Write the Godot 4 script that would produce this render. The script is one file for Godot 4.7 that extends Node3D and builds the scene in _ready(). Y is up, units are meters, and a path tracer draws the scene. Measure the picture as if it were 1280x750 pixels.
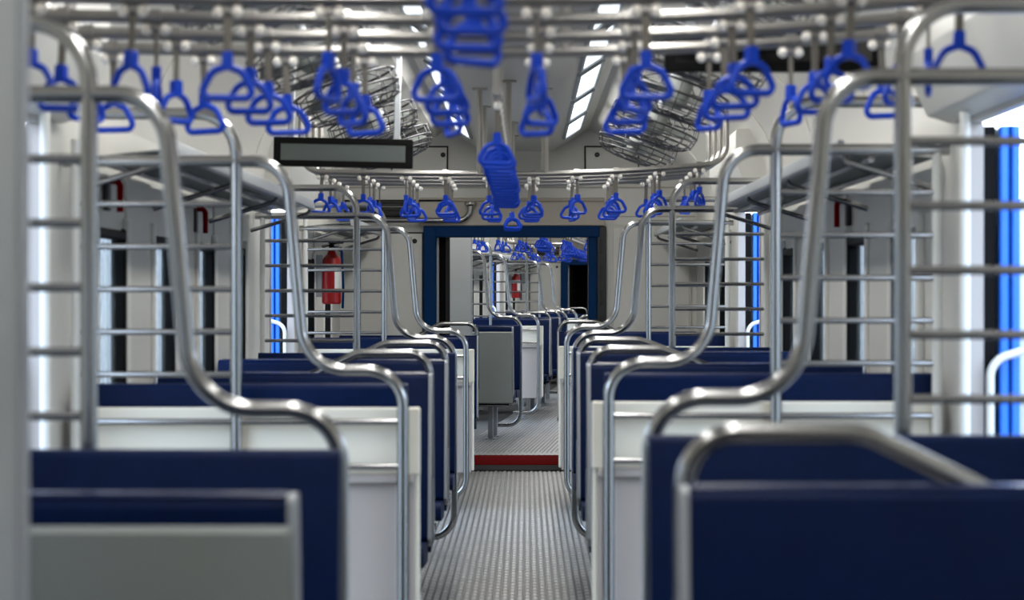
extends Node3D
# Two railway carriages seen along the aisle. Distances along the train ("d") are metres in front of the camera, so z = -d.

const CAM := Vector3(0.067, 1.45, 0.0)
const FOCAL_PX := 2784.0
const HALF_W := 1.45          # inner half width of a carriage
const D_END := 18.1           # far bulkhead of a carriage
const D_START := 1.05         # its other end wall
const FRAMES := [4.8, 7.24, 12.38, 14.78]      # ladder frames either side of the two door areas

var car := Transform3D.IDENTITY
var next_car := false
var cache := {}
var used := {}
var M := {}
var rng := RandomNumberGenerator.new()


# ------------------------------------------------------------------ mesh building
class Geo:
	var v := PackedVector3Array()
	var n := PackedVector3Array()

	func tri(a: Vector3, b: Vector3, c: Vector3, na: Vector3, nb: Vector3, nc: Vector3) -> void:
		if (b - a).cross(c - a).dot(na + nb + nc) > 0.0:
			v.append(a); v.append(c); v.append(b)
			n.append(na); n.append(nc); n.append(nb)
		else:
			v.append(a); v.append(b); v.append(c)
			n.append(na); n.append(nb); n.append(nc)

	func quad(a: Vector3, b: Vector3, c: Vector3, d: Vector3, nn: Vector3) -> void:
		tri(a, b, c, nn, nn, nn)
		tri(a, c, d, nn, nn, nn)

	func box(c: Vector3, s: Vector3, ch := 0.0) -> void:
		var h := s / 2.0
		if ch <= 0.0:
			for ax in 3:
				for sg in [-1.0, 1.0]:
					var nn := Vector3.ZERO; nn[ax] = sg
					var u := Vector3.ZERO; u[(ax + 1) % 3] = h[(ax + 1) % 3]
					var w := Vector3.ZERO; w[(ax + 2) % 3] = h[(ax + 2) % 3]
					var o: Vector3 = c + nn * h[ax]
					quad(o - u - w, o + u - w, o + u + w, o - u + w, nn)
			return
		ch = minf(ch, minf(h.x, minf(h.y, h.z)) * 0.9)
		for ax in 3:
			var b1 := (ax + 1) % 3
			var b2 := (ax + 2) % 3
			for sg in [-1.0, 1.0]:
				var nn := Vector3.ZERO; nn[ax] = sg
				var u := Vector3.ZERO; u[b1] = h[b1] - ch
				var w := Vector3.ZERO; w[b2] = h[b2] - ch
				var o: Vector3 = c + nn * h[ax]
				quad(o - u - w, o + u - w, o + u + w, o - u + w, nn)
			# chamfers along axis ax
			for s1 in [-1.0, 1.0]:
				for s2 in [-1.0, 1.0]:
					var p := Vector3.ZERO; p[b1] = s1 * h[b1]; p[b2] = s2 * (h[b2] - ch)
					var q := Vector3.ZERO; q[b1] = s1 * (h[b1] - ch); q[b2] = s2 * h[b2]
					var l := Vector3.ZERO; l[ax] = h[ax] - ch
					var nn := Vector3.ZERO; nn[b1] = s1; nn[b2] = s2
					quad(c + p - l, c + p + l, c + q + l, c + q - l, nn.normalized())
		for sx in [-1.0, 1.0]:
			for sy in [-1.0, 1.0]:
				for sz in [-1.0, 1.0]:
					var sg := Vector3(sx, sy, sz)
					var nn := sg.normalized()
					tri(c + sg * Vector3(h.x, h.y - ch, h.z - ch), c + sg * Vector3(h.x - ch, h.y, h.z - ch), c + sg * Vector3(h.x - ch, h.y - ch, h.z), nn, nn, nn)

	# a round bar along a path; closed joins the ends
	func tube(path: PackedVector3Array, r: float, sides := 10, closed := false) -> void:
		var k := path.size()
		if k < 2:
			return
		var tang := PackedVector3Array()
		for i in k:
			var a := path[(i - 1 + k) % k] if closed or i > 0 else path[i]
			var b := path[(i + 1) % k] if closed or i < k - 1 else path[i]
			tang.append((b - a).normalized())
		var up := Vector3.UP if absf(tang[0].y) < 0.9 else Vector3.RIGHT
		var side := tang[0].cross(up).normalized()
		var rings := []
		for i in k:
			side = (side - tang[i] * side.dot(tang[i])).normalized()
			var other := tang[i].cross(side).normalized()
			var ring := PackedVector3Array()
			for j in sides:
				var t := TAU * j / sides
				ring.append(side * cos(t) + other * sin(t))
			rings.append(ring)
		var steps := k if closed else k - 1
		for i in steps:
			var i2 := (i + 1) % k
			var ra: PackedVector3Array = rings[i]
			var rb: PackedVector3Array = rings[i2]
			for j in sides:
				var j2 := (j + 1) % sides
				var a := path[i] + ra[j] * r
				var b := path[i] + ra[j2] * r
				var c := path[i2] + rb[j2] * r
				var d := path[i2] + rb[j] * r
				tri(a, b, c, ra[j], ra[j2], rb[j2])
				tri(a, c, d, ra[j], rb[j2], rb[j])
		if not closed:
			for e in [0, k - 1]:
				var nn: Vector3 = -tang[0] if e == 0 else tang[k - 1]
				var ring: PackedVector3Array = rings[e]
				for j in sides:
					tri(path[e], path[e] + ring[j] * r, path[e] + ring[(j + 1) % sides] * r, nn, nn, nn)

	func bar(a: Vector3, b: Vector3, r: float, sides := 10) -> void:
		tube(PackedVector3Array([a, b]), r, sides)

	# a lathe of (radius, height) points about the y axis through o
	func lathe(o: Vector3, prof: PackedVector2Array, sides := 20, basis := Basis.IDENTITY) -> void:
		for i in prof.size() - 1:
			var p := prof[i]
			var q := prof[i + 1]
			var dn := Vector2(q.y - p.y, -(q.x - p.x)).normalized()
			for j in sides:
				var t0 := TAU * j / sides
				var t1 := TAU * (j + 1) / sides
				var e0 := Vector3(cos(t0), 0, sin(t0))
				var e1 := Vector3(cos(t1), 0, sin(t1))
				var n0 := basis * (e0 * dn.x + Vector3.UP * dn.y)
				var n1 := basis * (e1 * dn.x + Vector3.UP * dn.y)
				var a := o + basis * (e0 * p.x + Vector3.UP * p.y)
				var b := o + basis * (e1 * p.x + Vector3.UP * p.y)
				var c := o + basis * (e1 * q.x + Vector3.UP * q.y)
				var d := o + basis * (e0 * q.x + Vector3.UP * q.y)
				if p.x > 1e-5: tri(a, b, c, n0, n1, n1)
				if q.x > 1e-5: tri(a, c, d, n0, n1, n0)

	# a closed outline (u, w) carried from a to b along axis ax (0 = x: u is z, w is y; 2 = z: u is x, w is y)
	func extrude(poly: PackedVector2Array, ax: int, a: float, b: float, smooth_deg := 40.0) -> void:
		if Geometry2D.is_polygon_clockwise(poly):
			poly = poly.duplicate(); poly.reverse()
		var k := poly.size()
		var en := PackedVector2Array()
		for i in k:
			var e := poly[(i + 1) % k] - poly[i]
			en.append(Vector2(e.y, -e.x).normalized())
		var lim := cos(deg_to_rad(smooth_deg))
		for i in k:
			var i2 := (i + 1) % k
			var n0 := en[i]
			var n1 := en[i]
			if en[(i - 1 + k) % k].dot(en[i]) > lim: n0 = (en[(i - 1 + k) % k] + en[i]).normalized()
			if en[i2].dot(en[i]) > lim: n1 = (en[i2] + en[i]).normalized()
			var m0 := at(n0, ax, 0.0)
			var m1 := at(n1, ax, 0.0)
			tri(at(poly[i], ax, a), at(poly[i2], ax, a), at(poly[i2], ax, b), m0, m1, m1)
			tri(at(poly[i], ax, a), at(poly[i2], ax, b), at(poly[i], ax, b), m0, m1, m0)
		var idx := Geometry2D.triangulate_polygon(poly)
		var cn := Vector3.RIGHT if ax == 0 else Vector3.BACK
		for i in range(0, idx.size(), 3):
			for e in [a, b]:
				var nn: Vector3 = cn if e == maxf(a, b) else -cn
				tri(at(poly[idx[i]], ax, e), at(poly[idx[i + 1]], ax, e), at(poly[idx[i + 2]], ax, e), nn, nn, nn)

	func at(p: Vector2, ax: int, t: float) -> Vector3:
		return Vector3(t, p.y, p.x) if ax == 0 else Vector3(p.x, p.y, t)

	func mesh() -> ArrayMesh:
		var arr := []
		arr.resize(Mesh.ARRAY_MAX)
		arr[Mesh.ARRAY_VERTEX] = v
		arr[Mesh.ARRAY_NORMAL] = n
		var m := ArrayMesh.new()
		m.add_surface_from_arrays(Mesh.PRIMITIVE_TRIANGLES, arr)
		return m


# corners of a polyline rounded off; each point is [Vector3, radius]
func fillet(pts: Array, steps := 8) -> PackedVector3Array:
	var out := PackedVector3Array()
	for i in pts.size():
		var p: Vector3 = pts[i][0]
		var r: float = pts[i][1]
		if i == 0 or i == pts.size() - 1 or r <= 0.0:
			out.append(p)
			continue
		var a: Vector3 = (pts[i - 1][0] - p)
		var b: Vector3 = (pts[i + 1][0] - p)
		var da := a.normalized()
		var db := b.normalized()
		var half := acos(clampf(da.dot(db), -1, 1)) / 2.0
		var cut := minf(r / tan(half), minf(a.length(), b.length()) * 0.98)
		var rr := cut * tan(half)
		var c := p + (da + db).normalized() * (rr / sin(half))
		var s := p + da * cut
		var e := p + db * cut
		for k in steps + 1:
			var t := float(k) / steps
			out.append(c + (s - c).normalized().slerp((e - c).normalized(), t) * rr)
	return out


# outline with rounded corners
func rounded(pts: Array, r: float, steps := 4) -> PackedVector2Array:
	var out := PackedVector2Array()
	var k := pts.size()
	for i in k:
		var p: Vector2 = pts[i]
		var a: Vector2 = pts[(i - 1 + k) % k] - p
		var b: Vector2 = pts[(i + 1) % k] - p
		var da := a.normalized()
		var db := b.normalized()
		var half := acos(clampf(da.dot(db), -1, 1)) / 2.0
		var cut := minf(r / tan(half), minf(a.length(), b.length()) * 0.45)
		var rr := cut * tan(half)
		var c := p + (da + db).normalized() * (rr / sin(half))
		var s := (p + da * cut - c).normalized()
		var e := (p + db * cut - c).normalized()
		for q in steps + 1:
			var ang := s.angle_to(e) * q / steps
			out.append(c + s.rotated(ang) * rr)
	return out


# ------------------------------------------------------------------ nodes
func next_no(what: String) -> int:
	var k: int = used.get("#" + what, 0) + 1
	used["#" + what] = k
	return k


func numbered(called: String) -> String:
	var k: int = used.get(called, 0)
	used[called] = k + 1
	return called if k == 0 else "%s_%03d" % [called, k]


func put(m: Mesh, called: String, mat: Material, parent: Node, where := Transform3D.IDENTITY) -> MeshInstance3D:
	var o := MeshInstance3D.new()
	o.mesh = m
	o.material_override = mat
	o.cast_shadow = GeometryInstance3D.SHADOW_CASTING_SETTING_ON
	o.transform = where
	if parent == self:
		o.name = numbered(called)
		add_child(o)
	else:
		o.name = called
		parent.add_child(o, true)
	return o


func thing(called: String, label: String, category: String, where := Transform3D.IDENTITY, group := "") -> Node3D:
	var o := Node3D.new()
	o.name = numbered(called)
	add_child(o)
	o.transform = car * where
	o.set_meta("label", label)
	o.set_meta("category", category)
	if group != "":
		o.set_meta("group", group)
	return o


func setting(called: String, label := "", category := "") -> Node3D:
	var o := Node3D.new()
	o.name = numbered(called)
	add_child(o)
	o.transform = car
	o.set_meta("kind", "structure")
	if label != "":
		o.set_meta("label", label)
	if category != "":
		o.set_meta("category", category)
	return o


func at_d(x: float, y: float, d: float) -> Transform3D:
	return Transform3D(Basis.IDENTITY, Vector3(x, y, -d))


func cached(key: String, make: Callable) -> Mesh:
	if not cache.has(key):
		var g := Geo.new()
		make.call(g)
		cache[key] = g.mesh()
	return cache[key]


# ------------------------------------------------------------------ materials
func mat(color: Color, rough: float, metal := 0.0) -> StandardMaterial3D:
	var m := StandardMaterial3D.new()
	m.albedo_color = color
	m.roughness = rough
	m.metallic = metal
	return m


func grain(seed_no: int, freq: float, lo: Color, hi: Color, size := 256) -> ImageTexture:
	var f := FastNoiseLite.new()
	f.seed = seed_no
	f.noise_type = FastNoiseLite.TYPE_SIMPLEX_SMOOTH
	f.frequency = freq
	f.fractal_octaves = 5
	var src := f.get_seamless_image(size, size)
	var img := Image.create(size, size, false, Image.FORMAT_RGB8)
	for y in size:
		for x in size:
			img.set_pixel(x, y, lo.lerp(hi, src.get_pixel(x, y).r))
	return ImageTexture.create_from_image(img)


func tri_tex(m: StandardMaterial3D, tex: Texture2D, scale: float) -> void:
	m.albedo_texture = tex
	m.uv1_triplanar = true
	m.uv1_scale = Vector3.ONE * scale


func make_materials() -> void:
	M.chrome = mat(Color(0.66, 0.66, 0.655), 0.2, 1.0)
	M.rung = mat(Color(0.64, 0.64, 0.64), 0.22, 1.0)
	M.rail = mat(Color(0.62, 0.61, 0.595), 0.32, 1.0)
	M.glint_white = mat(Color(0.95, 0.93, 0.90), 0.12)  # white stands in for bright glints on the metal clamp bolts
	M.cage = mat(Color(0.36, 0.36, 0.37), 0.38, 1.0)
	M.strap = mat(Color(0.42, 0.40, 0.37), 0.5)
	M.grip = mat(Color(0.02, 0.235, 0.72), 0.4)
	M.grip.metallic_specular = 0.35
	M.vinyl = mat(Color(1, 1, 1), 0.5)
	M.vinyl.metallic_specular = 0.25
	tri_tex(M.vinyl, grain(3, 0.06, Color(0.003, 0.085, 0.23), Color(0.008, 0.098, 0.265), 128), 1.7)
	M.piping = mat(Color(0.08, 0.14, 0.30), 0.25)
	M.edge = mat(Color(0.62, 0.64, 0.66), 0.35)
	M.ivory = mat(Color(0.90, 0.88, 0.82), 0.35)
	M.lower = mat(Color(0.70, 0.67, 0.65), 0.4)
	M.grey_panel = mat(Color(0.52, 0.54, 0.53), 0.5)
	M.partition = mat(Color(0.68, 0.70, 0.71), 0.5)
	M.wall = mat(Color(1, 1, 1), 0.4)
	tri_tex(M.wall, grain(8, 0.01, Color(0.79, 0.785, 0.76), Color(0.82, 0.815, 0.79), 128), 0.6)
	M.ceiling = mat(Color(0.76, 0.755, 0.735), 0.28)
	M.seam = mat(Color(0.12, 0.12, 0.12), 0.6)
	M.header = mat(Color(0.66, 0.63, 0.585), 0.5)
	M.navy = mat(Color(0.0, 0.165, 0.33), 0.5)
	M.navy.metallic_specular = 0.2
	M.leaf_blue = mat(Color(0.10, 0.46, 0.95), 0.35)
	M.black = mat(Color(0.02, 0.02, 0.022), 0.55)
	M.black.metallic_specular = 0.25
	M.gloss_black = mat(Color(0.012, 0.013, 0.015), 0.12)
	M.screen = mat(Color(0.31, 0.34, 0.335), 0.35)
	M.floor = mat(Color(1, 1, 1), 0.4)
	tri_tex(M.floor, grain(5, 0.02, Color(0.20, 0.198, 0.195), Color(0.32, 0.317, 0.31)), 0.9)
	M.rib = mat(Color(1, 1, 1), 0.28)
	tri_tex(M.rib, grain(6, 0.03, Color(0.52, 0.517, 0.51), Color(0.72, 0.717, 0.705)), 0.8)
	M.red = mat(Color(0.44, 0.006, 0.02), 0.75)
	M.red.metallic_specular = 0.08
	M.red_gloss = mat(Color(0.60, 0.015, 0.02), 0.3)
	M.white = mat(Color(0.88, 0.88, 0.86), 0.4)
	M.steel_dark = mat(Color(0.16, 0.165, 0.17), 0.45, 0.4)
	M.sill = mat(Color(0.22, 0.22, 0.225), 0.8)
	M.sill.metallic_specular = 0.1
	M.depot = mat(Color(0.74, 0.74, 0.73), 0.7)
	M.concrete = mat(Color(1, 1, 1), 0.85)
	tri_tex(M.concrete, grain(12, 0.02, Color(0.50, 0.47, 0.44), Color(0.60, 0.57, 0.54), 128), 0.3)
	M.bellows = mat(Color(0.03, 0.03, 0.033), 0.8)
	M.bellows.metallic_specular = 0.2
	M.lamp = mat(Color(1, 1, 1), 0.4)
	M.lamp.emission_enabled = true
	M.lamp.emission = Color(0.93, 0.97, 1.0)
	M.lamp.emission_energy_multiplier = 2.6
	M.glass = mat(Color(0.85, 0.93, 0.95, 0.12), 0.03)
	M.glass.transparency = BaseMaterial3D.TRANSPARENCY_ALPHA


# ------------------------------------------------------------------ start
func _ready() -> void:
	rng.seed = 20240
	var cam := Camera3D.new()
	cam.name = "camera"
	cam.near = 0.05
	cam.far = 300.0
	var lens := CameraAttributesPhysical.new()
	lens.frustum_focal_length = 35.0 / (2.0 * 375.0 / FOCAL_PX)
	lens.frustum_focus_distance = 19.5
	lens.exposure_aperture = 6.6
	lens.frustum_near = 0.05
	lens.frustum_far = 300.0
	cam.attributes = lens
	cam.fov = rad_to_deg(2.0 * atan(375.0 / FOCAL_PX))
	add_child(cam)
	cam.position = CAM
	cam.rotation = Vector3(-atan(9.0 / FOCAL_PX), atan(18.0 / FOCAL_PX), 0.0)
	cam.current = true

	var env := Environment.new()
	env.background_mode = Environment.BG_SKY
	var sky := Sky.new()
	var sm := ProceduralSkyMaterial.new()
	sm.sky_top_color = Color(0.76, 0.87, 1.0)
	sm.sky_horizon_color = Color(0.97, 0.98, 1.0)
	sm.ground_horizon_color = Color(0.86, 0.80, 0.76)
	sm.ground_bottom_color = Color(0.62, 0.57, 0.54)
	sm.sky_energy_multiplier = 2.3
	sm.ground_energy_multiplier = 1.5
	sky.sky_material = sm
	env.sky = sky
	env.tonemap_mode = Environment.TONE_MAPPER_LINEAR
	env.tonemap_exposure = 0.98
	env.sdfgi_enabled = true
	env.ssao_enabled = true
	env.ssil_enabled = true
	var we := WorldEnvironment.new()
	we.name = "environment"
	we.environment = env
	add_child(we)

	make_materials()
	depot()
	build_car()
	gangway(-1.2, D_START, true)
	gangway(D_END + 0.06, D_END + 1.16, false)

	next_car = true
	var pivot := Vector3(0, 0, -18.6)
	car = Transform3D(Basis(Vector3.UP, -0.08), pivot) * Transform3D(Basis.IDENTITY, Vector3(0, 0, 0.55))
	build_car()
	gangway(D_END + 0.06, D_END + 1.0, true)


func tail() -> String:
	return ", next carriage" if next_car else ""


func side_words(s: float) -> String:
	return "extinguisher side" if s < 0 else "side opposite the extinguisher"


func build_car() -> void:
	shell()
	end_wall_far()
	end_wall_near()
	lights()
	cabinet_panel()
	for s in [-1.0, 1.0]:
		for i in 4:
			ladder_frame(s, FRAMES[i], i)
		bench_facing(s, FRAMES[0] - 0.03, 0)
		bench_backing(s, FRAMES[1], 0)
		bench_double(s, 9.0, 0)
		bench_double(s, 10.75, 1)
		bench_facing(s, FRAMES[2] - 0.03, 1)
		bench_backing(s, FRAMES[3], 1)
		bench_facing(s, 17.66, 2)
		luggage_rack(s, 7.4, 12.2, 0)
		luggage_rack(s, 15.0, 17.9, 1)
		door_area(s, 5.6, 6.95, 0)
		door_area(s, 13.15, 14.5, 1)
	bench_grey_back()
	bench_facing(1.0, 3.62, 3)
	if not next_car:
		fans()
		displays()
		alarm_handles()
	extinguisher()
	cross_rails(0, 5.09, 0.365)
	cross_rails(1, 12.52, 0.40)
	long_rail(0, 2.2, 4.42, [3.5, 3.76, 4.02, 4.27])
	var mids := []
	for k in 16:
		mids.append(7.62 + 0.252 * k)
	long_rail(1, 7.35, 12.1, mids)
	long_rail(2, 14.95, 16.3, [15.15, 15.4, 15.68])


# ------------------------------------------------------------------ the yard outside the doors and windows
func depot() -> void:
	var gr := setting("ground", "bare concrete yard beside the train", "ground")
	put(cached("yard", func(g: Geo): g.box(Vector3(0, -1.15, -18), Vector3(30, 0.1, 70))), "slab", M.concrete, gr)
	for s in [-1.0, 1.0]:
		var w := setting("wall_depot", "long pale shed wall standing beside the train, " + side_words(s), "wall")
		put(cached("depot_wall_%d" % int(s), func(g: Geo):
			g.box(Vector3(s * 6.2, 0.75, -20), Vector3(0.2, 3.7, 60))), "panel", M.depot, w)


# ------------------------------------------------------------------ carriage body
func shell() -> void:
	var fl := setting("floor", "grey ribbed floor of the carriage" + tail(), "floor")
	put(cached("floor_slab", func(g: Geo):
		g.box(Vector3(0, -0.06, -(D_START + D_END) / 2), Vector3(3.1, 0.12, D_END - D_START + 0.1))), "slab", M.floor, fl)
	var ribs := put(cached("floor_ribs", func(g: Geo):
		var pitch := 0.036
		for k in 41:
			var x := (k - 20) * pitch
			var d := 1.2 if not next_car else 1.2
			var off := 0.0 if k % 2 == 0 else 0.055
			while d < 18.0:
				var a := d + off
				var b := minf(a + 0.09, 18.05)
				var w := 0.0125
				var t := 0.0075
				var h := 0.006
				g.quad(Vector3(x - t, h, -a), Vector3(x + t, h, -a), Vector3(x + t, h, -b), Vector3(x - t, h, -b), Vector3.UP)
				g.quad(Vector3(x - w, 0, -a), Vector3(x - t, h, -a), Vector3(x - t, h, -b), Vector3(x - w, 0, -b), Vector3(-0.83, 0.55, 0))
				g.quad(Vector3(x + w, 0, -a), Vector3(x + t, h, -a), Vector3(x + t, h, -b), Vector3(x + w, 0, -b), Vector3(0.83, 0.55, 0))
				g.quad(Vector3(x - w, 0, -a), Vector3(x + w, 0, -a), Vector3(x + t, h, -a), Vector3(x - t, h, -a), Vector3(0, 0, 1))
				d += 0.11), "ribs", M.rib, fl)
	ribs.set_meta("kind", "stuff")

	# ceiling: a low centre duct with sloping sides, then coves falling to the walls
	var ce := setting("ceiling", "pale grey carriage ceiling with a central duct and sloping coves" + tail(), "ceiling")
	put(cached("ceiling_shell", func(g: Geo):
		var half := [Vector2(0.0, 2.60), Vector2(0.29, 2.60), Vector2(0.57, 2.78), Vector2(0.60, 2.775)]
		for k in 9:
			var t := k / 8.0
			half.append(Vector2(0.66 + 0.79 * sin(t * PI / 2 * 0.94), 2.72 - 0.60 * (1.0 - cos(t * PI / 2 * 0.94)) * 1.0))
		half.append(Vector2(1.45, 2.06))
		var poly := []
		for p in half:
			poly.append(p)
		poly.append(Vector2(1.53, 2.06)); poly.append(Vector2(1.53, 2.95)); poly.append(Vector2(-1.53, 2.95)); poly.append(Vector2(-1.53, 2.06))
		for i in range(half.size() - 1, 0, -1):
			poly.append(Vector2(-half[i].x, half[i].y))
		g.extrude(PackedVector2Array(poly), 2, -D_START + 0.05, -D_END - 0.05, 35.0)), "shell", M.ceiling, ce)
	# seams of the ceiling panels: thin cover strips
	for d in [3.1, 4.8, 7.24, 9.0, 10.75, 12.38, 14.78, 16.5]:
		put(cached("cover_strip", func(g: Geo):
			for s in [-1.0, 1.0]:
				var pts := []
				for k in 7:
					var t := 0.05 + 0.9 * k / 6.0
					pts.append([Vector3(s * (0.655 + 0.79 * sin(t * PI / 2 * 0.94)), 2.715 - 0.60 * (1.0 - cos(t * PI / 2 * 0.94)), 0), 0.0])
				for k in 6:
					var a: Vector3 = pts[k][0]
					var b: Vector3 = pts[k + 1][0]
					var nn: Vector3 = Vector3(-(b - a).y, (b - a).x, 0).normalized() * -s
					g.quad(a + Vector3(0, -0.002, 0.02), b + Vector3(0, -0.002, 0.02), b + Vector3(0, -0.002, -0.02), a + Vector3(0, -0.002, -0.02), nn)
					g.quad(a + Vector3(0, -0.002, 0.02), b + Vector3(0, -0.002, 0.02), b + Vector3(0, 0.03, 0.02), a + Vector3(0, 0.03, 0.02), Vector3.BACK)), "cover_strip", M.wall, ce, at_d(0, 0, d))

	# side walls, pierced by windows and doorways
	var windows := [[2.0, 2.55], [3.3, 3.9], [7.80, 8.34], [8.98, 9.50], [10.18, 10.70], [11.36, 11.88], [15.2, 15.75], [16.5, 17.05]]
	var doors := [[5.6, 6.95], [13.15, 14.5]]
	for s in [-1.0, 1.0]:
		var w := setting("wall_left" if s < 0 else "wall_right", "pale grey side wall with windows, " + side_words(s) + tail(), "wall")
		var xo: float = s * (HALF_W + 0.0175)
		var all := []
		for q in windows: all.append([q[0], q[1], 0.86, 1.66])
		for q in doors: all.append([q[0], q[1], 0.0, 1.98])
		all.sort_custom(func(a, b): return a[0] < b[0])
		put(cached("wall_%d" % int(s), func(g: Geo):
			var d := D_START - 0.05
			for q in all:
				wall_box(g, xo, d, q[0], 0.0, 2.12)
				if q[2] > 0.0:
					wall_box(g, xo, q[0], q[1], 0.0, q[2])
				wall_box(g, xo, q[0], q[1], q[3], 2.12)
				d = q[1]
			wall_box(g, xo, d, D_END + 0.05, 0.0, 2.12)
			# outer skin
			var x2: float = s * (HALF_W + 0.06)), "panel", M.wall, w)
		for q in windows:
			var fr := put(cached("window_frame_%d_%.2f" % [int(s), q[1] - q[0]], func(g: Geo):
				var ww: float = q[1] - q[0]
				var t := 0.035
				for e in [-1.0, 1.0]:
					g.box(Vector3(0, 0, e * (ww / 2 + 0.005)), Vector3(0.055, 0.86, t), 0.008)
					g.box(Vector3(0, e * 0.405, 0), Vector3(0.055, t, ww + 0.04), 0.008)), "window_frame", M.black, w, at_d(s * (HALF_W + 0.012), 1.26, (q[0] + q[1]) / 2))
			put(cached("pane_%.2f" % (q[1] - q[0]), func(g: Geo):
				g.box(Vector3.ZERO, Vector3(0.006, 0.79, q[1] - q[0] - 0.02))), "pane", M.glass, fr, at_d(s * 0.012, 0, 0))
			put(cached("blind_%.2f" % (q[1] - q[0]), func(g: Geo):
				g.box(Vector3.ZERO, Vector3(0.03, 0.05, q[1] - q[0] + 0.06), 0.008)), "sill", M.white, w, at_d(s * (HALF_W - 0.012), 0.84, (q[0] + q[1]) / 2))
			for e in [q[0] - 0.035, q[1] + 0.035]:
				put(cached("surround", func(g: Geo):
					g.box(Vector3.ZERO, Vector3(0.03, 0.92, 0.035), 0.008)), "surround", M.white, w, at_d(s * (HALF_W - 0.012), 1.27, e))
		# raised lining panels between the windows
		for d in [8.66, 9.84, 11.03, 16.12]:
			put(cached("lining_panel", func(g: Geo):
				g.box(Vector3.ZERO, Vector3(0.012, 1.0, 0.52), 0.005)), "lining_panel", M.wall, w, at_d(s * (HALF_W - 0.005), 1.4, d))


func wall_box(g: Geo, x: float, d0: float, d1: float, y0: float, y1: float) -> void:
	if d1 - d0 > 0.002 and y1 - y0 > 0.002:
		g.box(Vector3(x, (y0 + y1) / 2, -(d0 + d1) / 2), Vector3(0.035, y1 - y0, d1 - d0))


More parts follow.
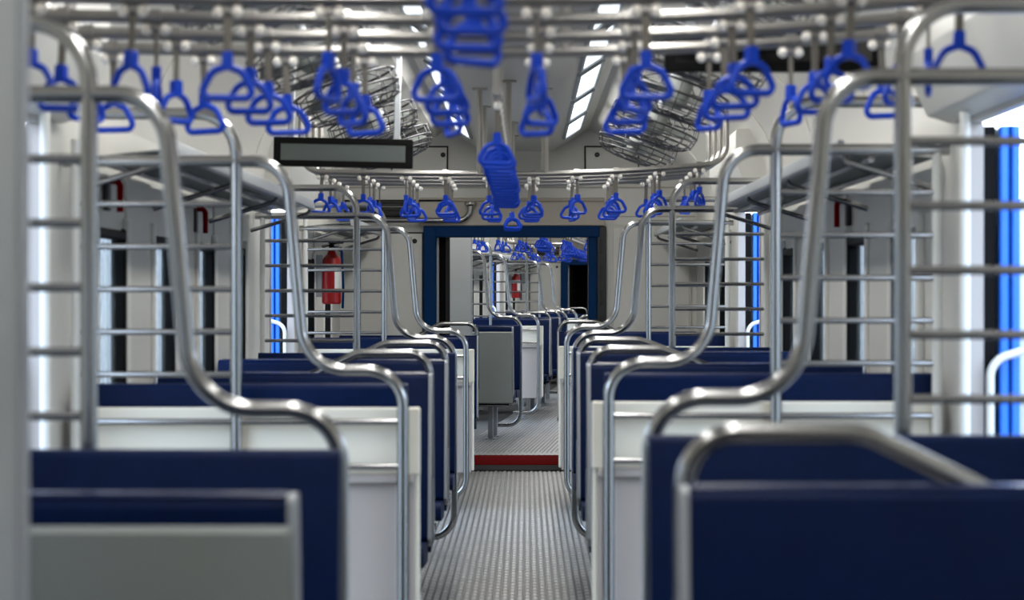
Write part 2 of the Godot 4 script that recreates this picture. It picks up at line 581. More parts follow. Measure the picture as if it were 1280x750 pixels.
func end_wall_far() -> void:
	var w := setting("wall_end", "pale grey bulkhead around the blue framed gangway doorway" + tail(), "wall")
	var d := D_END
	put(cached("end_wall_far", func(g: Geo):
		var t := 0.06
		g.box(Vector3(-1.105, 1.0, -d - t / 2), Vector3(0.70, 2.0, t))
		g.box(Vector3(1.085, 1.0, -d - t / 2), Vector3(0.74, 2.0, t))
		g.box(Vector3(0, 2.45, -d - t / 2), Vector3(2.95, 0.92, t))), "panel", M.wall, w)
	# flush access panels with dark joints
	var doors := [
		["access_panel", -1.03, 1.37, 0.50, 1.12, true], ["access_panel", -0.80, 2.49, 0.44, 0.28, true], ["access_panel", 0.76, 2.49, 0.42, 0.28, true],
		["access_panel", 1.08, 1.15, 0.62, 1.66, false]]
	for q in doors:
		var p := put(cached("access_%.2f_%.2f" % [q[3], q[4]], func(g: Geo):
			g.box(Vector3.ZERO, Vector3(q[3], q[4], 0.016), 0.003)), "access_panel", M.wall, w, at_d(q[1], q[2], d - 0.008))
		put(cached("joint_%.2f_%.2f" % [q[3], q[4]], func(g: Geo):
			for e in [-1.0, 1.0]:
				g.box(Vector3(e * (q[3] / 2 + 0.007), 0, 0), Vector3(0.012, q[4] + 0.026, 0.006))
				g.box(Vector3(0, e * (q[4] / 2 + 0.007), 0), Vector3(q[3], 0.012, 0.006))), "joint", M.seam if q[5] else M.wall, p, at_d(0, 0, -0.004))
		if q[5]:
			put(cached("lock", func(g: Geo):
				g.lathe(Vector3.ZERO, PackedVector2Array([Vector2(0.02, 0), Vector2(0.02, 0.008), Vector2(0.012, 0.014), Vector2(0, 0.014)]), 14, Basis(Vector3.RIGHT, PI / 2))), "lock", M.steel_dark, p, at_d((0.19 if q[1] < 0 else -0.12), q[4] / 2 - 0.06, -0.008))
	put(cached("seam_strip", func(g: Geo):
		g.box(Vector3(0, 2.305, -d + 0.003), Vector3(2.9, 0.012, 0.008))
		g.box(Vector3(1.09, 2.07, -d + 0.003), Vector3(0.7, 0.008, 0.008))), "seam", M.header, w)

	var hd := setting("trim_%d" % next_no("trim"), "tan header box above the blue gangway doorway" + tail(), "trim")
	put(cached("header_box", func(g: Geo):
		g.box(Vector3(-0.05, 2.09, -d + 0.045), Vector3(1.50, 0.195, 0.09), 0.008)
		g.box(Vector3(-0.05, 2.205, -d + 0.02), Vector3(1.50, 0.03, 0.04), 0.004)), "header_box", M.header, hd)

	var fr := setting("door_%d" % next_no("door"), "navy blue steel frame of the gangway doorway" + tail(), "door")
	put(cached("door_frame_jamb", func(g: Geo):
		g.box(Vector3(-0.715, 0.995, -d + 0.02), Vector3(0.10, 1.99, 0.16), 0.006)), "jamb", M.navy, fr)
	put(cached("door_frame_jamb2", func(g: Geo):
		g.box(Vector3(0.605, 0.995, -d + 0.0), Vector3(0.07, 1.99, 0.12), 0.006)), "jamb", M.navy, fr)
	put(cached("door_frame_head", func(g: Geo):
		g.box(Vector3(-0.05, 1.945, -d + 0.015), Vector3(1.42, 0.09, 0.15), 0.006)), "lintel", M.navy, fr)
	put(cached("door_pillar", func(g: Geo):
		g.box(Vector3(0.675, 0.995, -d + 0.04), Vector3(0.075, 1.99, 0.08), 0.006)
		for k in 9:
			g.box(Vector3(0.672, 0.15 + k * 0.21, -d + 0.083), Vector3(0.02, 0.12, 0.008), 0.003)), "slide_pillar", M.steel_dark, fr)
	put(cached("door_lining", func(g: Geo):
		g.box(Vector3(-0.655, 0.95, -d - 0.05), Vector3(0.02, 1.9, 0.05), 0.004)), "guide_strip", M.edge, fr)

	var sill := setting("trim_%d" % next_no("trim"), "dark grey sill plate and red edged step of the gangway floor" + tail(), "trim")
	put(cached("sill_plate", func(g: Geo):
		g.box(Vector3(0, 0.006, -d - 0.2), Vector3(1.3, 0.02, 0.5), 0.004)), "sill_plate", M.sill, sill)
	put(cached("red_edge", func(g: Geo):
		g.extrude(PackedVector2Array([Vector2(-d - 0.46, 0.0), Vector2(-d - 0.46, 0.02), Vector2(-d - 0.62, 0.085), Vector2(-d - 0.64, 0.085), Vector2(-d - 0.64, 0.0)]), 0, -0.49, 0.6)), "red_edge", M.red, sill)
	put(cached("gangway_plate", func(g: Geo):
		g.extrude(PackedVector2Array([Vector2(-d - 0.63, 0.0), Vector2(-d - 0.63, 0.085), Vector2(-d - 1.0, 0.075), Vector2(-d - 1.25, 0.02), Vector2(-d - 1.25, 0.0)]), 0, -0.62, 0.66)
		for k in 28:
			var x := -0.6 + k * 0.0455
			g.box(Vector3(x, 0.084, -d - 0.82), Vector3(0.012, 0.008, 0.34))), "gangway_plate", M.rib, sill)

	# tube that runs along the bulkhead and turns up into a round flange
	var pipe := thing("bulkhead_pipe", "chrome pipe along the bulkhead turning up into a round flange" + tail(), "pipe", at_d(0, 0, d))
	put(cached("bulkhead_pipe", func(g: Geo):
		g.tube(fillet([[Vector3(-1.44, 2.035, 0.13), 0.0], [Vector3(-0.385, 2.035, 0.13), 0.1], [Vector3(-0.385, 2.175, 0.13), 0.0]]), 0.022, 12)), "tube", M.chrome, pipe)
	put(cached("bulkhead_flange", func(g: Geo):
		g.lathe(Vector3(-0.385, 2.15, 0.13), PackedVector2Array([Vector2(0, 0), Vector2(0.035, 0), Vector2(0.05, 0.012), Vector2(0.05, 0.03), Vector2(0.04, 0.036), Vector2(0, 0.036)]), 20)), "flange", M.chrome, pipe)
	var box := thing("louvre_box", "long black louvred box under the ceiling of the bulkhead" + tail(), "vent box", at_d(-1.0, 2.135, d))
	put(cached("louvre_body", func(g: Geo):
		g.box(Vector3(0, 0, 0.03), Vector3(0.82, 0.14, 0.06), 0.008)), "body", M.gloss_black, box)
	for k in 4:
		put(cached("louvre_slat", func(g: Geo):
			g.box(Vector3.ZERO, Vector3(0.78, 0.010, 0.02), 0.003)), "slat", M.chrome if k == 2 else M.steel_dark, box, at_d(0, -0.048 + k * 0.03, -0.066))


func end_wall_near() -> void:
	var w := setting("wall_entry", "grey end wall with the entry doorway" + tail(), "wall")
	put(cached("end_wall_near", func(g: Geo):
		var d := D_START
		var t := 0.06
		g.box(Vector3(-1.11, 1.0, -d + t / 2), Vector3(0.72, 2.0, t))
		g.box(Vector3(1.11, 1.0, -d + t / 2), Vector3(0.72, 2.0, t))
		g.box(Vector3(0, 2.45, -d + t / 2), Vector3(2.95, 0.9, t))), "panel", M.wall, w)


func gangway(d0: float, d1: float, closed: bool) -> void:
	var w := setting("wall_gangway", "black folded bellows of the gangway" + (" behind the far doorway" if next_car else (" at the entry end with an added cap against daylight" if d0 < 0 else " between the two carriages")), "wall")
	var g := Geo.new()
	var k := d0
	while k < d1 - 0.02:
		var b := minf(k + 0.11, d1)
		for s in [-1.0, 1.0]:
			g.box(Vector3(s * (0.74 + (0.025 if int(round(k / 0.11)) % 2 == 0 else 0.0)), 1.05, -(k + b) / 2), Vector3(0.30, 2.3, b - k))
		g.box(Vector3(0, 2.16, -(k + b) / 2), Vector3(1.76, 0.08, b - k))
		g.box(Vector3(0, -0.06, -(k + b) / 2), Vector3(1.76, 0.1, b - k))
		k = b
	if closed:  # added end slab; unseen at the entry, where it blocks daylight
		g.box(Vector3(0, 1.05, -(d1 + 0.03 if d1 > 2 else d0 - 0.03)), Vector3(1.76, 2.3, 0.06))
	put(g.mesh(), "bellows", M.bellows, w)


func cabinet_panel() -> void:
	var o := thing("partition_panel", "tall plain grey partition beside the grey-backed bench" + tail(), "partition", at_d(-1.065, 0, 3.3))
	put(cached("partition_board", func(g: Geo):
		g.box(Vector3(0, 1.1, 0), Vector3(0.77, 2.2, 0.03), 0.004)), "board", M.partition, o)
	put(cached("partition_edge", func(g: Geo):
		g.box(Vector3(0.385, 1.1, 0), Vector3(0.012, 2.2, 0.044), 0.005)), "edge_strip", M.edge, o)


func lights() -> void:
	var ang := atan2(0.18, 0.28)
	for s in [-1.0, 1.0]:
		for k in 9:
			var d := 2.35 + 1.745 * k
			if d > D_END - 0.7:
				continue
			var b := Basis(Vector3.BACK, s * ang)
			var t := Transform3D(b, Vector3(s * 0.415, 2.675, -d))
			var o := thing("ceiling_light", "long white ceiling light, %s from the bulkhead, %s" % [["ninth", "eighth", "seventh", "sixth", "fifth", "fourth", "third", "second", "first"][k], side_words(s)] + tail(), "ceiling light", t, "ceiling light panels")
			put(cached("light_frame", func(g: Geo):
				for e in [-1.0, 1.0]:
					g.box(Vector3(e * 0.075, 0.0, 0), Vector3(0.02, 0.035, 1.50), 0.004)
					g.box(Vector3(0, 0.0, e * 0.745), Vector3(0.15, 0.035, 0.02), 0.004)), "frame", M.edge, o)
			put(cached("light_diffuser", func(g: Geo):
				g.box(Vector3(0, 0.004, 0), Vector3(0.135, 0.02, 1.475))), "diffuser", M.lamp, o)
			var l := AreaLight3D.new()
			l.name = "lamp_light"
			l.area_size = Vector2(0.12, 1.4)
			l.light_energy = 1.3
			l.light_color = Color(1.0, 0.985, 0.96)
			l.shadow_enabled = true
			l.area_range = 30.0
			o.add_child(l, true)
			l.transform = Transform3D(Basis(Vector3.RIGHT, -PI / 2), Vector3(0, -0.022, 0))


# ------------------------------------------------------------------ doors
func door_area(s: float, d0: float, d1: float, which: int) -> void:
	var o := setting("door_%d" % next_no("door"), "open door with bright blue edge, %s, %s" % [["partition-end doors", "bulkhead-end doors"][which], side_words(s)] + tail(), "door")
	o.transform = car * at_d(0, 0, d1)
	# the slid-back leaf hangs outside the wall; its edge shows past the jamb
	put(cached("leaf_%d" % int(s), func(g: Geo):
		g.box(Vector3(s * 1.57, 1.0, -0.56), Vector3(0.036, 1.94, 1.1), 0.004)), "leaf", M.white, o)
	for e in [0.0, 1.0]:
		put(cached("leaf_edge_%d" % int(s), func(g: Geo):
			g.box(Vector3(s * 1.552, 1.0, 0.0), Vector3(0.026, 1.94, 0.05), 0.005)), "leaf_edge", M.leaf_blue, o, at_d(s * 0.036 * e, 0, 0))
	put(cached("leaf_groove_%d" % int(s), func(g: Geo):
		g.box(Vector3(s * 1.571, 1.0, -0.004), Vector3(0.014, 1.94, 0.04))), "edge_groove", M.navy, o)
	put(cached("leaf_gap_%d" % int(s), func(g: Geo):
		g.box(Vector3(s * 1.511, 1.0, -0.2), Vector3(0.036, 1.94, 0.4))), "gap_shade", M.black, o)  # black filler painted in for the shade between leaf and wall
	put(cached("jamb_%d" % int(s), func(g: Geo):
		g.box(Vector3(s * 1.466, 0.99, 0.004), Vector3(0.05, 1.98, 0.012), 0.004)
		g.box(Vector3(s * 1.466, 0.99, (d1 - d0) - 0.004), Vector3(0.05, 1.98, 0.012), 0.004)), "jamb", M.lower, o)
	put(cached("door_rail_%d" % int(s), func(g: Geo):
		g.tube(fillet([[Vector3(s * 1.50, 0.35, 0.06), 0.0], [Vector3(s * 1.50, 1.24, 0.06), 0.07], [Vector3(s * 1.60, 1.27, 0.06), 0.0]]), 0.013, 8)), "grab_bar", M.white, o)
	if which == 0:
		put(cached("door_post_%d" % int(s), func(g: Geo):
			g.bar(Vector3(s * 1.40, 0.0, 0.17), Vector3(s * 1.40, 2.0, 0.17), 0.0165, 12)), "grab_pole", M.white, o)
	# cover of the door gear above the opening
	put(cached("door_cover_%d" % int(s), func(g: Geo):
		g.extrude(rounded([Vector2(s * 1.46, 1.99), Vector2(s * 1.36, 2.02), Vector2(s * 1.28, 2.20), Vector2(s * 1.28, 2.40), Vector2(s * 1.46, 2.40)], 0.02), 2, -0.25, d1 - d0 + 0.25)), "gear_cover", M.wall, o)


# ------------------------------------------------------------------ ladder frames
func ladder_frame(s: float, d: float, i: int) -> void:
	var dy := -0.037 if s < 0 else 0.0
	var ord: String = ["fourth", "third", "second", "first"][i]
	var o := thing("ladder_frame", "chrome ladder frame with swept handrail, %s from blue doorway, %s" % [ord, side_words(s)] + tail(), "handrail frame", at_d(0, 0, d), "chrome ladder frames beside the doors")
	var k := "%d" % int(s)
	var xv := s * 0.8775
	var top := 1.915 + dy
	put(cached("frame_upright_" + k, func(g: Geo):
		g.tube(fillet([[Vector3(xv, 0.0, 0), 0.0], [Vector3(xv, 2.07 + dy, 0), 0.13], [Vector3(s * 1.44, 2.07 + dy, 0), 0.0]]), 0.0195, 14)), "upright", M.chrome, o)
	put(cached("frame_sweep_" + k, func(g: Geo):
		g.tube(fillet([[Vector3(s * 1.44, top, 0), 0.0], [Vector3(s * 0.715, top, 0), 0.115], [Vector3(s * 0.655, 1.224 + dy * 0.7, 0), 0.15], [Vector3(s * 0.335, 1.224 + dy * 0.7, 0), 0.115], [Vector3(s * 0.335, 0.09, 0), 0.13], [Vector3(s * 0.62, 0.09, 0), 0.0]], 10), 0.0195, 14)), "swept_handrail", M.chrome, o)
	for r in 5:
		put(cached("frame_rung_" + k, func(g: Geo):
			g.bar(Vector3(xv, 0, 0), Vector3(s * 1.40, 0, 0), 0.0105, 10)), "rung", M.rung, o, Transform3D(Basis.IDENTITY, Vector3(0, top - 0.1388 * (r + 1), 0)))
	put(cached("frame_wall_post_" + k, func(g: Geo):
		g.bar(Vector3(s * 1.40, 0.0, 0), Vector3(s * 1.40, 1.95, 0), 0.0165, 12)), "wall_post", M.white, o)


# ------------------------------------------------------------------ benches
# a backrest outline in (z towards f, y) for a bench looking towards f
func back_outline(f: float, top: float) -> PackedVector2Array:
	return rounded([Vector2(f * 0.035, top), Vector2(f * 0.10, top), Vector2(f * 0.185, 0.47), Vector2(f * 0.10, 0.44)], 0.02)


func seat_outline(f: float) -> PackedVector2Array:
	return rounded([Vector2(f * 0.12, 0.46), Vector2(f * 0.52, 0.48), Vector2(f * 0.53, 0.40), Vector2(f * 0.12, 0.38)], 0.03)


func bench_half(o: Node3D, s: float, f: float, top: float, trim := true) -> void:
	var k := "%d_%d_%.3f" % [int(s), int(f), top]
	var x0 := s * 0.325
	var x1 := s * 1.41
	var br := put(cached("backrest_" + k, func(g: Geo): g.extrude(back_outline(f, top), 0, minf(x0, x1), maxf(x0, x1))), "backrest", M.vinyl, o)
	put(cached("seat_" + k, func(g: Geo): g.extrude(seat_outline(f), 0, minf(x0, x1), maxf(x0, x1))), "seat", M.vinyl, o)
	if trim:
		put(cached("edge_" + k, func(g: Geo):
			g.extrude(rounded([Vector2(f * 0.03, top + 0.004), Vector2(f * 0.104, top + 0.004), Vector2(f * 0.19, 0.47), Vector2(f * 0.095, 0.43)], 0.015), 0, s * 0.311, s * 0.3235)), "edge_strip", M.edge, br)
		put(cached("piping_" + k, func(g: Geo):
			g.box(Vector3((x0 + x1) / 2, top + 0.002, f * 0.066), Vector3(absf(x1 - x0), 0.009, 0.05), 0.004)), "top_strip", M.piping, br)
	put(cached("leg_" + k, func(g: Geo):
		g.box(Vector3(s * 0.56, 0.20, f * 0.36), Vector3(0.05, 0.39, 0.05), 0.006)
		g.box(Vector3(s * 0.56, 0.006, f * 0.36), Vector3(0.14, 0.012, 0.14), 0.004)), "leg", M.edge, o)
	put(cached("leg2_" + k, func(g: Geo):
		g.box(Vector3(s * 1.25, 0.20, f * 0.36), Vector3(0.05, 0.39, 0.05), 0.006)
		g.box(Vector3(s * 1.25, 0.006, f * 0.36), Vector3(0.14, 0.012, 0.14), 0.004)), "leg", M.edge, o)
	put(cached("bearer_" + k, func(g: Geo):
		g.bar(Vector3(s * 0.36, 0.345, f * 0.46), Vector3(s * 1.40, 0.345, f * 0.46), 0.016, 10)
		g.bar(Vector3(s * 0.36, 0.345, f * 0.20), Vector3(s * 1.40, 0.345, f * 0.20), 0.016, 10)), "bearer", M.rung, o)


func loop_handle(o: Node3D, s: float, top: float) -> void:
	var high := 1.206 if s < 0 else 1.222
	var k := "%d_%.3f" % [int(s), top]
	put(cached("loop_" + k, func(g: Geo):
		g.tube(fillet([[Vector3(s * 0.325, top - 0.42, 0), 0.0], [Vector3(s * 0.325, high, 0), 0.085], [Vector3(s * 0.615, high, 0), 0.12], [Vector3(s * 0.83, top - 0.02, 0), 0.06], [Vector3(s * 0.86, top - 0.2, 0), 0.0]], 8), 0.0175, 12)), "grab_loop", M.chrome, o)


func bench_double(s: float, d: float, i: int) -> void:
	var top := 1.122 if s < 0 else 1.16
	var o := thing("double_bench", "back-to-back navy bench, %s the bulkhead-end doors, %s" % [["second from", "next to"][i], side_words(s)] + tail(), "bench", at_d(0, 0, d), "back-to-back benches between the doors")
	bench_half(o, s, 1.0, top)
	bench_half(o, s, -1.0, top)
	put(cached("core_%d_%.3f" % [int(s), top], func(g: Geo):
		g.box(Vector3(s * 0.87, 0.78, 0), Vector3(1.07, 0.62, 0.05), 0.004)), "core_panel", M.grey_panel, o)
	loop_handle(o, s, top)


func bench_facing(s: float, d: float, i: int) -> void:
	var top := 1.119 if s < 0 else 1.15
	var what: String = ["at the partition-end doors", "at the bulkhead-end doors", "against the bulkhead", "with chrome loop, abreast of the grey-backed bench"][i]
	var o := thing("bench", "navy bench %s, %s" % [what, side_words(s)] + tail(), "bench", at_d(0, 0, d), "single benches")
	bench_half(o, s, 1.0, top if i < 2 else top - 0.012, i >= 2)
	put(cached("rear_board_%d" % int(s), func(g: Geo):
		g.box(Vector3(s * 0.87, 0.76, 0.035), Vector3(1.07, 0.66, 0.02), 0.004)), "rear_board", M.grey_panel, o)
	if i == 2:
		loop_handle(o, s, top - 0.012)
	elif i == 3:
		loop_handle(o, s, top - 0.012)


func bench_backing(s: float, d: float, i: int) -> void:
	var top := 1.15 if s < 0 else 1.185
	var o := thing("ivory_backed_bench", "ivory-backed bench with chrome bars, %s doors, %s" % [["partition-end", "bulkhead-end"][i], side_words(s)] + tail(), "bench", at_d(0, 0, d + 0.045), "ivory-backed benches")
	bench_half(o, s, -1.0, top, false)
	var dy := -0.02 if s < 0 else 0.0
	put(cached("ivory_%d" % int(s), func(g: Geo):
		g.box(Vector3(s * 0.85, 0.985 + dy, 0.0), Vector3(1.14, 0.22, 0.03), 0.005)), "back_panel", M.ivory, o)
	put(cached("ivory_edge_%d" % int(s), func(g: Geo):
		g.box(Vector3(s * 0.292, 0.69 + dy, -0.02), Vector3(0.020, 0.81, 0.03), 0.006)), "end_strip", M.ivory, o)
	put(cached("ivory_lower_%d" % int(s), func(g: Geo):
		g.box(Vector3(s * 0.85, 0.57 + dy, -0.015), Vector3(1.10, 0.60, 0.02), 0.004)
		g.box(Vector3(s * 0.85, 0.862 + dy, 0.0), Vector3(1.10, 0.03, 0.05), 0.006)
		g.box(Vector3(s * 0.345, 0.57 + dy, 0.0), Vector3(0.03, 0.60, 0.03), 0.005)), "lower_panel", M.lower, o)
	for y in [1.05, 0.905]:
		put(cached("back_bar_%d" % int(s), func(g: Geo):
			g.bar(Vector3(s * 0.335, 0, 0), Vector3(s * 1.40, 0, 0), 0.011, 10)), "bar", M.rung, o, Transform3D(Basis.IDENTITY, Vector3(0, y + dy, 0.045)))


func bench_grey_back() -> void:
	var s := -1.0
	var o := thing("grey_backed_bench", "navy bench with a plain grey back panel beside the tall grey partition" + tail(), "bench", at_d(0, 0, 3.6), "single benches")
	bench_half(o, s, -1.0, 1.115)
	put(cached("grey_back", func(g: Geo):
		g.box(Vector3(-0.863, 0.72, -0.02), Vector3(1.10, 0.70, 0.03), 0.01)), "back_panel", M.grey_panel, o)


# ------------------------------------------------------------------ racks, fans, displays
func luggage_rack(s: float, d0: float, d1: float, i: int) -> void:
	var o := thing("luggage_rack", "tubular luggage rack %s, %s" % [["between the two door areas", "next to the bulkhead"][i], side_words(s)] + tail(), "luggage rack", at_d(0, 0, d0), "overhead luggage racks")
	var ln := d1 - d0
	var k := "%d_%d" % [int(s), i]
	put(cached("rack_front_" + k, func(g: Geo):
		g.extrude(rounded([Vector2(s * 1.09, 1.905), Vector2(s * 1.115, 1.90), Vector2(s * 1.125, 1.955), Vector2(s * 1.10, 1.96)], 0.008), 2, 0, -ln)), "front_rail", M.edge, o)
	put(cached("rack_shelf_" + k, func(g: Geo):
		g.extrude(PackedVector2Array([Vector2(s * 1.12, 1.925), Vector2(s * 1.12, 1.93), Vector2(s * 1.42, 1.90), Vector2(s * 1.42, 1.895)]), 2, 0, -ln)), "shelf", M.grey_panel, o)
	for t in 2:
		put(cached("rack_tube_%.1f" % ln, func(g: Geo):
			g.bar(Vector3.ZERO, Vector3(0, 0, -ln), 0.012, 8)), "rack_tube", M.rung, o, Transform3D(Basis.IDENTITY, Vector3(s * (1.21 + 0.13 * t), 1.895 - 0.012 * t, 0)))
	var n := int(ceil(ln / 1.7)) + 1
	for b in n:
		put(cached("rack_bracket_%d" % int(s), func(g: Geo):
			g.tube(fillet([[Vector3(s * 1.11, 1.92, 0), 0.0], [Vector3(s * 1.13, 1.885, 0), 0.03], [Vector3(s * 1.445, 1.79, 0), 0.0]]), 0.011, 8)), "bracket", M.rung, o, at_d(0, 0, (ln - 0.02) * b / (n - 1.0) + 0.02))


func fans() -> void:
	for s in [-1.0, 1.0]:
		for k in 7:
			var d := 3.2 + 1.7 * k
			var tilt := deg_to_rad(20.0)
			var b := Basis(Vector3.BACK, -s * tilt)
			var o := thing("ceiling_fan", "round wire-caged ceiling fan, %s from the bulkhead, %s" % [["seventh", "sixth", "fifth", "fourth", "third", "second", "first"][k], side_words(s)], "fan", Transform3D(b, Vector3(s * 0.735, 2.33, -d)), "caged ceiling fans")
			put(cached("fan_cage", func(g: Geo): fan_cage(g)), "guard", M.cage, o)
			var mo := put(cached("fan_motor", func(g: Geo):
				g.lathe(Vector3(0, 0.02, 0), PackedVector2Array([Vector2(0, -0.075), Vector2(0.04, -0.07), Vector2(0.062, -0.045), Vector2(0.062, 0.05), Vector2(0.045, 0.07), Vector2(0, 0.07)]), 18)), "motor", M.grey_panel, o)
			for bl in 3:
				put(cached("fan_blade", func(g: Geo):
					var p := [Vector3(0.055, 0.01, -0.03), Vector3(0.12, 0.02, -0.055), Vector3(0.195, 0.022, -0.06), Vector3(0.205, -0.012, 0.05), Vector3(0.12, -0.018, 0.045), Vector3(0.055, -0.01, 0.02)]
					for sd in [-1.0, 1.0]:
						var dn: Vector3 = Vector3(0, 0.002 * sd, 0)
						var nn: Vector3 = Vector3(0, sd, 0)
						g.quad(p[0] + dn, p[1] + dn, p[4] + dn, p[5] + dn, nn)
						g.quad(p[1] + dn, p[2] + dn, p[3] + dn, p[4] + dn, nn)
					for q in 6:
						var a: Vector3 = p[q]
						var c: Vector3 = p[(q + 1) % 6]
						var nn2 := (a + c).normalized()
						g.quad(a + Vector3(0, 0.002, 0), c + Vector3(0, 0.002, 0), c - Vector3(0, 0.002, 0), a - Vector3(0, 0.002, 0), nn2)), "blade", M.grey_panel, mo, Transform3D(Basis(Vector3.UP, TAU * bl / 3.0 + 0.4 * k), Vector3(0, 0, 0)))
			put(cached("fan_stem", func(g: Geo):
				g.bar(Vector3(0, 0.08, 0), Vector3(0, 0.34, 0), 0.018, 10)
				g.bar(Vector3(0, 0.075, 0), Vector3(0, 0.09, 0), 0.05, 14)), "stem", M.edge, o)


func fan_cage(g: Geo) -> void:
	var ring := func(r: float, y: float, w: float):
		var p := PackedVector3Array()
		for j in 36:
			p.append(Vector3(cos(TAU * j / 36) * r, y, sin(TAU * j / 36) * r))
		g.tube(p, w, 5, true)
	for q in [[0.235, 0.055, 0.006], [0.24, 0.0, 0.006], [0.225, -0.055, 0.005], [0.18, -0.078, 0.0028], [0.13, -0.088, 0.0028], [0.085, -0.092, 0.0028], [0.10, 0.085, 0.004], [0.236, -0.028, 0.0025]]:
		ring.call(q[0], q[1], q[2])
	for j in 16:
		var e := Vector3(cos(TAU * j / 16), 0, sin(TAU * j / 16))
		g.tube(PackedVector3Array([e * 0.04 + Vector3.DOWN * 0.092, e * 0.12 + Vector3.DOWN * 0.09, e * 0.19 + Vector3.DOWN * 0.078, e * 0.225 + Vector3.DOWN * 0.055, e * 0.24, e * 0.235 + Vector3.UP * 0.055, e * 0.17 + Vector3.UP * 0.078, e * 0.10 + Vector3.UP * 0.09]), 0.003, 5)
	g.lathe(Vector3(0, -0.094, 0), PackedVector2Array([Vector2(0, -0.006), Vector2(0.04, -0.004), Vector2(0.048, 0.002), Vector2(0, 0.004)]), 16)


func displays() -> void:
	for q in [[-0.855, 2.155, 11.2, -0.020, -0.588], [0.862, 2.235, 7.16, 0.0, 0.60]]:
		var b := Basis(Vector3.BACK, q[3])
		var o := thing("information_display", "long black information display hanging below the fans, %s" % side_words(q[0]), "display", Transform3D(b, Vector3(q[0], q[1], -q[2])), "information displays")
		var hs := put(cached("display_body", func(g: Geo):
			g.box(Vector3(0, 0, -0.03), Vector3(0.70, 0.145, 0.06), 0.006)
			for e in [-1.0, 1.0]:
				g.box(Vector3(e * 0.332, 0, 0.004), Vector3(0.036, 0.145, 0.012), 0.003)
				g.box(Vector3(0, e * 0.0575, 0.004), Vector3(0.70, 0.030, 0.012), 0.003)), "housing", M.black, o)
		put(cached("display_screen", func(g: Geo):
			g.box(Vector3(0, 0, 0.001), Vector3(0.645, 0.105, 0.004))), "screen", M.screen if q[0] < 0 else M.gloss_black, hs)
		put(cached("display_post_%d" % int(signf(q[0])), func(g: Geo):
			g.box(Vector3(q[4] - q[0], 0.29, -0.03), Vector3(0.032, 0.46, 0.032), 0.005)
			g.box(Vector3(-(q[4] - q[0]), 0.25, -0.03), Vector3(0.032, 0.40, 0.032), 0.005)), "hanger_post", M.edge, o)


func alarm_handles() -> void:
	for q in [[-1.0, 7.98, 1.80, "beside the first rack bracket"], [-1.0, 10.1, 1.78, "near the hanging display"], [1.0, 9.5, 1.79, "under the rack"]]:
		var s: float = q[0]
		var o := thing("alarm_handle", "small red emergency pull handle, %s, %s" % [q[3], side_words(s)], "alarm handle", at_d(s * 1.45, q[2], q[1]), "emergency pull handles")
		put(cached("alarm_plate_%d" % int(s), func(g: Geo):
			g.box(Vector3(-s * 0.012, 0, 0), Vector3(0.022, 0.11, 0.06), 0.005)), "plate", M.steel_dark, o)
		put(cached("alarm_grip_%d" % int(s), func(g: Geo):
			g.tube(fillet([[Vector3(-s * 0.02, 0.05, 0), 0.0], [Vector3(-s * 0.06, 0.05, 0), 0.02], [Vector3(-s * 0.06, -0.06, 0), 0.0]]), 0.012, 10)), "pull", M.red, o)


func extinguisher() -> void:
	var o := thing("fire_extinguisher", "red fire extinguisher with a white label hung in the bulkhead corner" + tail(), "extinguisher", at_d(-1.315, 1.37, 15.8))
	var eb := put(cached("ext_body", func(g: Geo):
		g.lathe(Vector3.ZERO, PackedVector2Array([Vector2(0, 0), Vector2(0.062, 0.0), Vector2(0.069, 0.012), Vector2(0.069, 0.285), Vector2(0.060, 0.325), Vector2(0.034, 0.352), Vector2(0.022, 0.385), Vector2(0, 0.385)]), 24)), "cylinder", M.red_gloss, o)
	put(cached("ext_label", func(g: Geo):
		for j in 8:
			var t0 := deg_to_rad(-12.0 + 10.0 * j)
			var t1 := deg_to_rad(-2.0 + 10.0 * j)
			var e0 := Vector3(cos(t0), 0, sin(t0))
			var e1 := Vector3(cos(t1), 0, sin(t1))
			var dn := Vector3.UP * 0.11
			var up := Vector3.UP * 0.24
			g.tri(e0 * 0.0702 + dn, e1 * 0.0702 + dn, e1 * 0.0702 + up, e0, e1, e1)
			g.tri(e0 * 0.0702 + dn, e1 * 0.0702 + up, e0 * 0.0702 + up, e0, e1, e0)), "label", M.white, eb)
	put(cached("ext_valve", func(g: Geo):
		g.box(Vector3(0, 0.405, 0), Vector3(0.035, 0.045, 0.04), 0.006)
		g.box(Vector3(0.03, 0.435, 0.0), Vector3(0.11, 0.014, 0.02), 0.004)
		g.box(Vector3(0.03, 0.40, 0.0), Vector3(0.09, 0.012, 0.02), 0.004)), "valve", M.black, o)
	put(cached("ext_hose", func(g: Geo):
		g.tube(fillet([[Vector3(0.01, 0.40, 0.02), 0.0], [Vector3(0.075, 0.40, 0.05), 0.04], [Vector3(0.085, 0.12, 0.03), 0.03], [Vector3(0.08, -0.03, 0.02), 0.0]]), 0.0095, 8)), "hose", M.navy, o)
	put(cached("ext_strap", func(g: Geo):
		g.lathe(Vector3.ZERO, PackedVector2Array([Vector2(0.069, 0.25), Vector2(0.0715, 0.25), Vector2(0.0715, 0.275), Vector2(0.069, 0.275)]), 24)
		g.box(Vector3(-0.1, 0.2, 0), Vector3(0.07, 0.3, 0.05), 0.004)), "bracket", M.edge, o)


# ------------------------------------------------------------------ hand rails and strap handles
func sag(x: float) -> float:
	return 2.118 + (0.045 * pow(maxf(x, 0.0), 2.0) + 0.01 * pow(minf(x, 0.0), 2.0))


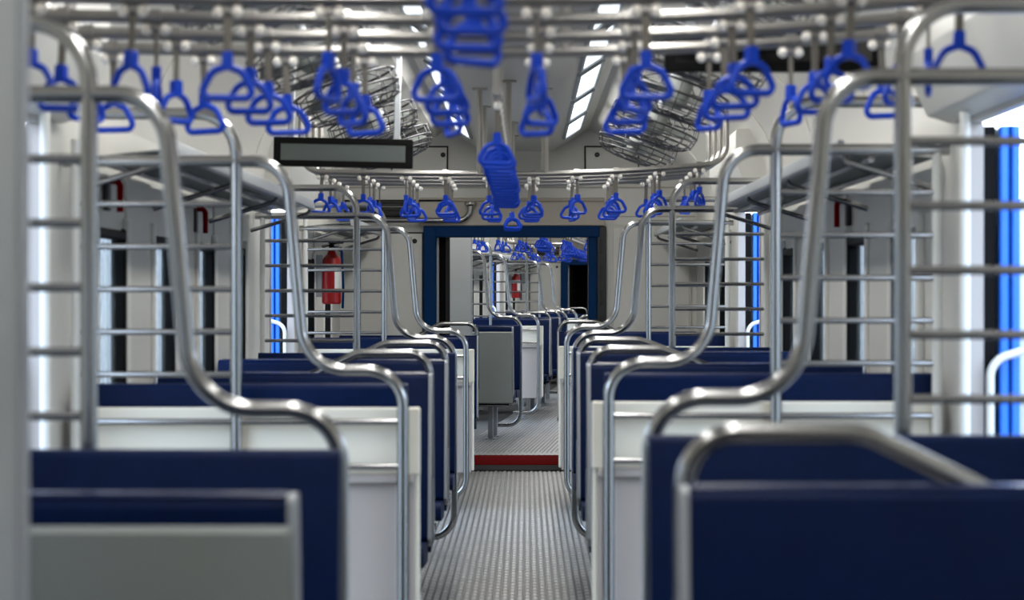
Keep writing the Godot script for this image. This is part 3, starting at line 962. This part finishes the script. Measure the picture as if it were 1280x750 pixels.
func cross_rails(area: int, d0: float, step: float) -> void:
	var ord := ["first", "second", "third", "fourth"]
	var ords := ["first", "second", "third", "fourth", "fifth", "sixth", "seventh", "eighth", "ninth", "tenth"]
	for r in 4:
		var d := d0 + step * r
		var words := "%s cross rail, %s doors" % [ord[r], ["partition-end", "bulkhead-end"][area]]
		var o := thing("cross_rail", "chrome tube across the ceiling, " + words + tail(), "handrail", at_d(0, 0, d), "cross rails over the door areas")
		put(cached("cross_rail", func(g: Geo):
			var pts := [[Vector3(-1.20, 2.47, 0), 0.0], [Vector3(-1.20, sag(-1.2), 0), 0.11]]
			for k in range(-9, 10):
				pts.append([Vector3(k * 0.11, sag(k * 0.11), 0), 0.0])
			pts.append([Vector3(1.19, sag(1.19), 0), 0.11])
			pts.append([Vector3(1.19, 2.47, 0), 0.0])
			g.tube(fillet(pts, 7), 0.0165, 12)), "tube", M.rail, o)
		if r == 0 or r == 3:
			for x in [-0.195, 0.175]:
				put(cached("rail_post", func(g: Geo):
					g.bar(Vector3(0, 0, 0), Vector3(0, 0.49, 0), 0.018, 10)
					g.bar(Vector3(0, 0.475, 0), Vector3(0, 0.488, 0), 0.045, 14)), "hanger_post", M.rail, o, Transform3D(Basis.IDENTITY, Vector3(x, sag(x) - 0.002, 0)))
		for k in 10:
			var x: float = [-1.07, -0.84, -0.608, -0.385, -0.136, 0.10, 0.337, 0.572, 0.81, 1.046][k] + rng.randf_range(-0.012, 0.012)
			var yaw := rng.randfn(0.0, 0.75)
			strap_handle(Vector3(x, sag(x), -d), yaw, rng.randfn(0, 0.03), "blue strap handle, %s from the extinguisher-side wall, %s" % [ords[k], words], "strap handles on the " + words + tail(), false)


func long_rail(i: int, d0: float, d1: float, spots: Array) -> void:
	var words: String = ["before partition-end doors", "between the door areas", "past bulkhead-end doors"][i]
	var o := thing("aisle_rail", "straight chrome rail above the aisle, " + words + tail(), "handrail", at_d(-0.03, 2.118, d0), "aisle rails")
	var ln := d1 - d0
	put(cached("aisle_rail_%d" % i, func(g: Geo):
		g.bar(Vector3.ZERO, Vector3(0, 0, -ln), 0.0165, 12)), "tube", M.rail, o)
	for e in [0.04, ln - 0.04]:
		put(cached("aisle_post", func(g: Geo):
			g.bar(Vector3(0, 0, 0), Vector3(0, 0.49, 0), 0.018, 10)
			g.bar(Vector3(0, 0.475, 0), Vector3(0, 0.488, 0), 0.045, 14)), "hanger_post", M.rail, o, at_d(0, -0.004, e))
	var ords := ["first", "second", "third", "fourth", "fifth", "sixth", "seventh", "eighth", "ninth", "tenth", "eleventh", "twelfth", "thirteenth", "fourteenth", "fifteenth", "sixteenth"]
	for k in spots.size():
		var d: float = spots[k]
		strap_handle(Vector3(-0.03, 2.118, -d), rng.randfn(0.0, 0.25), rng.randfn(0, 0.02), "blue strap handle, %s from bulkhead on aisle rail, %s" % [ords[spots.size() - 1 - k], words], "strap handles over the aisle, " + words + tail(), true)


func strap_handle(p: Vector3, yaw: float, swing: float, label: String, group: String, along: bool) -> void:
	var o := thing("strap_handle", label + tail(), "strap handle", Transform3D(Basis(Vector3.UP, PI / 2 if along else 0.0), p), group)
	var cl := put(cached("handle_clamp", func(g: Geo):
		g.tube(PackedVector3Array([Vector3(-0.014, 0, 0), Vector3(0.014, 0, 0)]), 0.0225, 14)
		g.box(Vector3(0, -0.026, 0), Vector3(0.03, 0.022, 0.026), 0.005)), "clamp", M.rail, o)
	for e in [-1.0, 1.0]:  # bolts coloured white to carry the sparkle of metal
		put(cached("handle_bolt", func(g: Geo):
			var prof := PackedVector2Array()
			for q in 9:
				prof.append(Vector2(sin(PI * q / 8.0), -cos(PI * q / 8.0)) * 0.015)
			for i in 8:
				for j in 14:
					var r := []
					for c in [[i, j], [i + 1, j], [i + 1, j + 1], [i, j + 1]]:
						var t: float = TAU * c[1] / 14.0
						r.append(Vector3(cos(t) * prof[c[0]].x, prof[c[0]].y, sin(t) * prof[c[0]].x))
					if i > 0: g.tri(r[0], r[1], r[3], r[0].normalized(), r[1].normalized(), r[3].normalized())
					if i < 7: g.tri(r[1], r[2], r[3], r[1].normalized(), r[2].normalized(), r[3].normalized())), "bolt", M.glint_white, cl, Transform3D(Basis.IDENTITY, Vector3(e * 0.021, -0.03, 0)))
	var turn := Basis(Vector3.UP, yaw - (PI / 2 if along else 0.0)) * Basis(Vector3.BACK, swing)
	var st := put(cached("handle_strap", func(g: Geo):
		g.box(Vector3(0, -0.082, 0), Vector3(0.020, 0.10, 0.008), 0.003)), "strap", M.strap, o, Transform3D(turn, Vector3.ZERO))
	put(cached("handle_grip", func(g: Geo):
		g.extrude(rounded([Vector2(-0.0125, -0.120), Vector2(0.0125, -0.120), Vector2(0.0135, -0.163), Vector2(-0.0135, -0.163)], 0.006), 2, -0.011, 0.011)
		var pts := [[Vector3(-0.006, -0.156, 0), 0.0], [Vector3(-0.034, -0.166, 0), 0.035], [Vector3(-0.066, -0.227, 0), 0.016], [Vector3(0.066, -0.227, 0), 0.016], [Vector3(0.034, -0.166, 0), 0.035], [Vector3(0.006, -0.156, 0), 0.0]]
		g.tube(fillet(pts, 5), 0.0088, 8)), "grip", M.grip, st)
